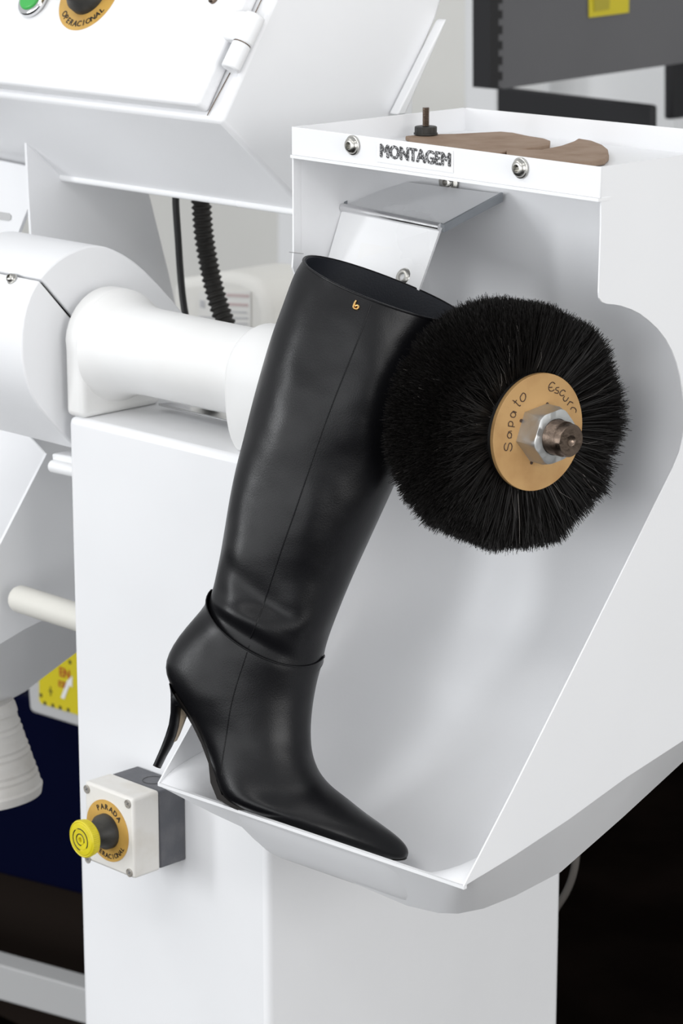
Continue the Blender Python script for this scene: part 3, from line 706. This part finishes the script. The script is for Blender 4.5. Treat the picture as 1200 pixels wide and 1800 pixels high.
# ------------------------------------------------------------------ wheel guard
XG = -.25
gd = root('wheel_guard', 'round white wheel guard split by a dark seam left of the tube', 'wheel guard', tuple(P(120, 700, X=XG)))
ua = [(71, 489), (79, 479), (90, 468), (104, 456), (120, 446), (138, 438), (155, 433), (170, 432), (186, 434), (202, 440), (218, 448), (236, 460), (255, 476), (280, 502), (305, 530), (335, 566), (335, 640), (200, 640), (123, 550)]
v, f = prism([P(a, b_, X=XG) for a, b_ in ua], (-.114, 0, 0)); ug = obj('upper_cover', v, f, W, gd, bevel=.0015, smooth=True, angle=25)
lb = [(69, 493), (60, 506), (52, 522), (46, 540), (41, 562), (38.5, 585), (38, 610), (39, 632), (43, 656), (49, 678), (57, 697), (68, 716), (82, 733), (104, 757), (135, 790), (260, 790), (200, 640), (119, 553)]
v, f = prism([P(a, b_, X=XG) for a, b_ in lb], (-.114, 0, 0)); obj('lower_cover', v, f, W, gd, bevel=.0015, smooth=True, angle=25)
sc_ = [(72, 492), (118, 549), (200, 638), (250, 638), (120, 552)]
v, f = prism([P(a, b_, X=XG - .004) for a, b_ in [(73, 486), (200, 625), (200, 655), (68, 500), (74, 515)]], (-.105, 0, 0)); obj('seam_gap', v, f, BLK, gd, label='dark gap between upper and lower cover')  # solid black insert stands in for the shaded open gap, no real gasket
# screw on the seam
pS = P(70, 491, X=XG); sdir = np.array([-1.0, 0, 0])
cs = P(22, 491, Y=P(66, 497, X=XG)[1] - .001); dome_bolt(gd, cs, nrm((-.1, -.8, .6)), r=.0042, washer=.0048)
# hinge at the lower cover
hA = P(90, 815, X=XG + .0); 
hq = [P(90, 797, Y=.012), P(140, 806, Y=.012), P(140, 826, Y=.012), P(92, 818, Y=.012)]
v, f = prism(hq, (0, .02, 0)); obj('hinge_leaf', v, f, WG, gd, bevel=.002)
v, f = tube([P(92, 819, Y=.010), P(150, 832, Y=.010)], .0055, 20); obj('hinge_barrel', v, f, WG, gd, smooth=True, bevel=.001)

# ------------------------------------------------------------------ second dust hood further along the machine
XH = -.37
h2 = root('dust_hood', 'white dust hood of the next station left of the column', 'dust hood', tuple(P(40, 1000, X=XH)))
hp = [(-130, 620), (-40, 655), (0, 707), (40, 752), (82, 798), (40, 880), (0, 958), (-80, 1115), (-120, 1195), (-60, 1165), (0, 1132), (45, 1105), (85, 1086), (130, 1060), (230, 1000), (330, 940), (330, 620)]
v, f = prism([P(a, b_, X=XH) for a, b_ in hp], (-.003, 0, 0)); obj('side_panel', v, f, W, h2)
yb2 = P(330, 940, X=XH)[1] + .0
pa = P(-120, 1195, X=XH)
bw = [(yb2 * .75, 1.10), (yb2 * .7, 1.0), (.10, .93), (pa[1] + .03, pa[2] + .02), (pa[1], pa[2])]
vv, ff = [], []
for i, x in enumerate((XH - .004, XH - .5)):
    for y, z in bw: vv.append((x, y, z))
ff = [(k, k + 1, 5 + k + 1, 5 + k) for k in range(4)]
obj('inner_sheet', vv, ff, W, h2, smooth=True, angle=80, solid=.002)
us = [(-120, 1195), (-60, 1165), (0, 1132), (45, 1105), (85, 1086), (130, 1060), (230, 1000)]
ds = [(-120, 1330), (-60, 1285), (0, 1240), (45, 1215), (85, 1184), (130, 1150), (230, 1075)]
upv = [P(a, b_, X=XH) for a, b_ in us]; dnv = [P(a, b_, X=XH - .06) for a, b_ in ds]
v = upv + dnv; f = [(i, i + 1, 8 + i, 7 + i) for i in range(6)]
v += [p + np.array([-.3, 0, 0]) for p in dnv]; f += [(7 + i, 8 + i, 15 + i, 14 + i) for i in range(6)]
obj('underside_skirt', v, f, W, h2, smooth=True, angle=30)
# ivory lever handle
ax0 = P(36, 1053, Y=.03); ax1 = P(150, 1083, Y=.03); ax1[2] = ax0[2]
L_ = np.linalg.norm(ax1 - ax0); hr_ = .0122
pr_ = [(hr_ * (1 - math.cos(a)) * .75, hr_ * math.sin(a)) for a in np.linspace(.05, math.pi / 2, 8)] + [(L_ + .03, hr_)]
v, f = lathe(ax0 - nrm(ax1 - ax0) * .009, ax1 - ax0, pr_, 32); o = obj('lever_handle', v, f, IVORY, None, smooth=True, angle=60)
tag(o, 'ivory round-ended lever handle sticking out left of the column', 'handle')

# ------------------------------------------------------------------ cloth-wrapped cone under the far hood
cc0 = P(-38, 1378, X=-.44)
cl = root('cloth_cone', 'white cloth-wrapped cone hanging below the far dust hood', 'cloth cone', tuple(cc0))
pr_ = [(-.012, .052), (-.010, .0565), (-.004, .0575)]
tt = np.linspace(0, .075, 26)
pr2 = [(t, .0575 - .0185 * (t / .075) + .0007 * math.sin(t * 900)) for t in tt]
v, f = lathe(cc0, nrm((-.10, .0, 1)), pr_ + pr2[1:], 64); obj('wrapping', v, f, CLOTH, cl, smooth=True)
v, f = lathe(cc0, nrm((-.10, .0, 1)), [(.066, .040), (.067, .0425), (.074, .0410), (.078, .039)], 64); obj('top_band', v, f, CLOTH, cl, smooth=True)
v, f = lathe(cc0, nrm((-.10, .0, 1)), [(-.0125, .050), (-.012, .0575), (-.004, .0592), (-.002, .0575)], 64); obj('hem', v, f, CLOTH, cl, smooth=True)

# ------------------------------------------------------------------ hose and cable
def at(px_, py_, Yv): return P(px_, py_, Y=Yv)
cpath = spline([at(309, 330, .26), at(309, 360, .26), at(313, 420, .26), at(317, 480, .26), at(322, 530, .26), at(330, 575, .26), at(340, 620, .26)], 6)
v, f = tube(cpath, .0033, 14); o = obj('power_cable', v, f, CABLE, None, smooth=True); tag(o, 'thin smooth black cable hanging beside the corrugated hose', 'cable')
hpath = spline([at(352, 330, .30), at(354, 360, .30), at(358, 410, .30), at(366, 460, .30), at(377, 510, .30), at(391, 555, .30), at(410, 600, .30), at(430, 640, .30)], 26)
seg_len = np.cumsum([0] + [np.linalg.norm(hpath[i + 1] - hpath[i]) for i in range(len(hpath) - 1)])
rad = [.0086 + .0012 * math.sin(2 * math.pi * s_ / .0056) for s_ in seg_len]
v, f = tube(hpath, rad, 24); o = obj('corrugated_hose', v, f, HOSE, None, smooth=True, angle=80); tag(o, 'black corrugated hose running down behind the white tube', 'hose')

# ------------------------------------------------------------------ background
def wall_box(name, pix, depth, m, label, cat, Yv=None, Xv=None, bevel=.004):
    if Yv is not None: pts = [P(a, b_, Y=Yv) for a, b_ in pix]; vec = (0, depth, 0)
    else: pts = [P(a, b_, X=Xv) for a, b_ in pix]; vec = (-depth, 0, 0)
    v, f = prism(pts, vec); o = obj(name, v, f, m, None, bevel=bevel); 
    if cat: tag(o, label, cat)
    return o
# white jug
jc = P(400, 560, Y=.72)
jug = root('plastic_jug', 'milky white plastic jug with faded label behind the hose', 'jug', tuple(P(400, 640, Y=.72)))
jzf = P(300, 660, Y=.70)[2] - .03
jp = [(300, 660), (300, 500), (312, 490), (345, 486), (372, 480), (395, 478), (420, 482), (445, 492), (462, 512), (470, 545), (472, 660)]
v, f = prism([np.array([*P(a, b_, Y=.70)[:2], jzf if b_ == 660 else P(a, b_, Y=.70)[2]]) for a, b_ in jp], (0, .1, 0)); jb = obj('jug_body', v, f, JUG, jug, bevel=.012, seg=4)
q = [P(350, 512, Y=.699), P(441, 512, Y=.699), P(441, 640, Y=.699), P(346, 625, Y=.699)]
v, f = prism(q, (0, -.0006, 0)); lbm = obj('label_sheet', v, f, mat('faded_label_paper', (.82, .81, .78), .6), jug)
for (x0, y0, x1, y1, m_c) in ((398, 516, 438, 521, PINK), (398, 532, 436, 537, PINK), (352, 527, 360, 540, FPRINT), (398, 546, 434, 549, FPRINT), (352, 556, 436, 559, FPRINT), (352, 566, 436, 569, FPRINT)):
    q = [P(x0, y0, Y=.698), P(x1, y0 + 2, Y=.698), P(x1, y1 + 2, Y=.698), P(x0, y1, Y=.698)]; v, f = prism(q, (0, -.0003, 0)); obj('print_line', v, f, m_c, lbm)
jz = P(300, 660, Y=.70)[2]; jx0 = P(285, 660, Y=.7)[0]; jx1 = P(480, 660, Y=.7)[0]
v, f = boxm((jx0, .7025, 0), (jx1, .9, jz - .03)); o = obj('bench', v, f, PILM, None, bevel=.004); tag(o, 'pale bench under the milky plastic jug', 'bench')
# pillars and cabinets top right
wall_box('white_pillar', [(815, -200), (871, -200), (871, 330), (815, 330)], .12, PILM, 'white upright pillar beside the grey machine panel', 'pillar', Yv=1.9)
wall_box('pale_cabinet', [(487, 250), (740, 250), (740, 1150), (487, 1150)], .1, PILM, 'pale cabinet edge standing behind the hood at the left', 'cabinet', Yv=2.2)
XQ = P(880, 155, Y=1.25)[0]
gm = root('grey_machine', 'grey steel machine panel with yellow sticker in the background', 'machine', tuple(P(1000, 150, X=XQ)))
v, f = prism([P(a, b_, X=XQ) for a, b_ in [(874, -250), (874, 152), (886, 156), (1400, 82), (1400, -250)]], (-.03, 0, 0)); obj('panel', v, f, GREYM, gm)
v, f = prism([P(a, b_, X=XQ + .004) for a, b_ in [(861, -250), (861, 156), (876, 157), (876, -250)]], (-.03, 0, 0)); obj('slotted_edge', v, f, BLACKM, gm)
for k in range(9):
    y0 = -90 + k * 27; v, f = prism([P(a, b_, X=XQ + .002) for a, b_ in [(876, y0), (883, y0), (883, y0 + 15), (876, y0 + 15)]], (-.002, 0, 0)); obj('slot', v, f, BLACKM, gm)
v, f = prism([P(a, b_, X=XQ + .001) for a, b_ in [(1033, -40), (1105, -40), (1104, 22), (1034, 31)]], (.001, 0, 0)); st_ = obj('warning_sticker', v, f, SIGNY, gm)
v, f = prism([P(a, b_, X=XQ + .0025) for a, b_ in [(1042, -20), (1072, -20), (1070, 16), (1044, 20)]], (.0006, 0, 0)); obj('sticker_print', v, f, mat('olive_print', (.45, .38, .03), .6), st_)
wall_box('black_cabinet', [(872, 152), (1000, 168), (1146, 185), (1146, 420), (872, 420)], .012, BLACKM, 'black cabinet under the grey machine panel behind the tray', 'cabinet', Yv=1.5)
wall_box('pale_cabinet', [(900, 100), (1186, 100), (1186, 420), (900, 420)], .05, PILM, 'pale grey cabinet side between the black cabinet and dark post', 'cabinet', Yv=2.1)
wall_box('dark_post', [(1166, 60), (1181, 60), (1181, 210), (1166, 210)], .05, BLACKM, 'thin dark post right of the black cabinet', 'post', Yv=1.9)
wall_box('white_post', [(1187, 60), (1300, 60), (1300, 480), (1187, 480)], .08, PILM, 'white post at the right edge behind the tray', 'post', Yv=1.95)
# lower left: navy cabinet, sign board, rail
YN = .62
nv = root('navy_cabinet', 'dark navy cabinet behind the column at the lower left', 'cabinet', tuple(P(60, 1600, Y=YN)))
v, f = prism([P(a, b_, Y=YN) for a, b_ in [(-800, 1045), (700, 1365), (700, 1716), (-800, 1331)]], (0, .05, 0)); obj('panel', v, f, NAVY, nv, bevel=.004)
v, f = prism([P(a, b_, Y=YN + .03) for a, b_ in [(-800, 1310), (700, 1700), (700, 2150), (-800, 1760)]], (0, .05, 0)); obj('kick_panel', v, f, mat('dark_brown_panel', (.014, .010, .008), .8, spec=.05), nv)
YSN = .58
sb_ = root('warning_sign', 'yellow warning sign with red print on a grey board', 'sign', tuple(P(100, 1270, Y=YSN)))
v, f = prism([P(a, b_, Y=YSN) for a, b_ in [(40, 1100), (52, 1247), (58, 1253), (300, 1328), (300, 1160)]], (0, .02, 0)); obj('board', v, f, GREYR, sb_, bevel=.003)
def sg(a, b_, h=.001): return P(a, b_, Y=YSN - h)
v, f = prism([sg(69, 1130), sg(69, 1230), sg(73, 1237), sg(240, 1288), sg(240, 1160)], (0, -.0005, 0)); sp = obj('yellow_sheet', v, f, SIGNY, sb_)
def ssz(px_): return px_ / (FPX / np.dot(P(100, 1200, Y=YSN) - CAM, F_))
sy = ZUP; sx_ = np.array([1.0, 0, 0])
v, f = text_on('EN', sg(105, 1188, .002), sx_, ZUP, ssz(24), .03, center=False); obj('sign_lettering', v, f, RED, sp)
v, f = text_on('ESP', sg(103, 1206, .002), sx_, ZUP, ssz(16), .03, center=False); obj('sign_lettering', v, f, RED, sp)
for a, b_ in ((72, 1222), (79, 1236), (93, 1240), (106, 1244), (120, 1248), (123, 1164)):
    c = sg(a, b_, .0016); v, f = boxm(c - np.array([.0022, .0003, .0022]), c + np.array([.0022, .0003, .0022])); obj('border_mark', v, f, INK, sp)
c = sg(89, 1215, .0016)
for dx, dz in ((.0008, .006), (.0035, .0008)):
    v, f = boxm(c - np.array([dx, .0003, dz]), c + np.array([dx, .0003, dz])); obj('symbol_stroke', v, f, INK, sp)
v, f = prism([sg(a, b_, .002) for a, b_ in [(107, 1226), (113, 1229), (122, 1205), (127, 1208), (127, 1188), (118, 1197), (116, 1203)]], (0, -.0003, 0)); obj('white_arrow', v, f, PAPER, sp)
rl = P(0, 1672, Y=.5); r2 = P(138, 1712, Y=.5)
v, f = prism([P(a, b_, Y=.5) for a, b_ in [(-900, 1443), (900, 1950), (900, 2011), (-900, 1505)]], (0, .035, 0)); o = obj('frame_rail', v, f, GREYR, None, bevel=.002); tag(o, 'grey steel frame rail low behind the column at the left', 'rail')
# slotted plate far left
YP = .14
v, f = prism([P(a, b_, Y=YP) for a, b_ in [(-60, 270), (48, 293), (49, 366), (21, 436), (-60, 436)]], (0, .004, 0)); o = obj('slotted_plate', v, f, W, None); 
sp2 = root('slotted_plate', 'white slotted plate at the left edge beside the bracket', 'plate', tuple(P(0, 430, Y=YP)))
o.name = 'plate'; o.parent = sp2; o.matrix_parent_inverse = Matrix.Translation(-Vector(sp2.location))
v, f = prism([P(a, b_, Y=YP - .0005) for a, b_ in [(-20, 369), (16, 375), (20, 379), (19, 386), (14, 388), (-20, 383)]], (0, -.0004, 0)); obj('slot', v, f, GREYR, sp2)
# grey cable loop behind the column on the right
gp = spline([P(1014, 1480, Y=.45), P(1012, 1510, Y=.45), P(1006, 1540, Y=.45), P(994, 1570, Y=.45), P(975, 1600, Y=.45), P(940, 1660, Y=.45), P(900, 1760, Y=.45), P(890, 2000, Y=.45), np.array([P(890, 2000, Y=.45)[0], .45, .0])], 6)
v, f = tube(gp, .0035, 12); o = obj('grey_cable', v, f, mat('grey_cable_sheath', (.12, .11, .10), .5), None, smooth=True); tag(o, 'thin grey cable curving down behind the right side of the column', 'cable')
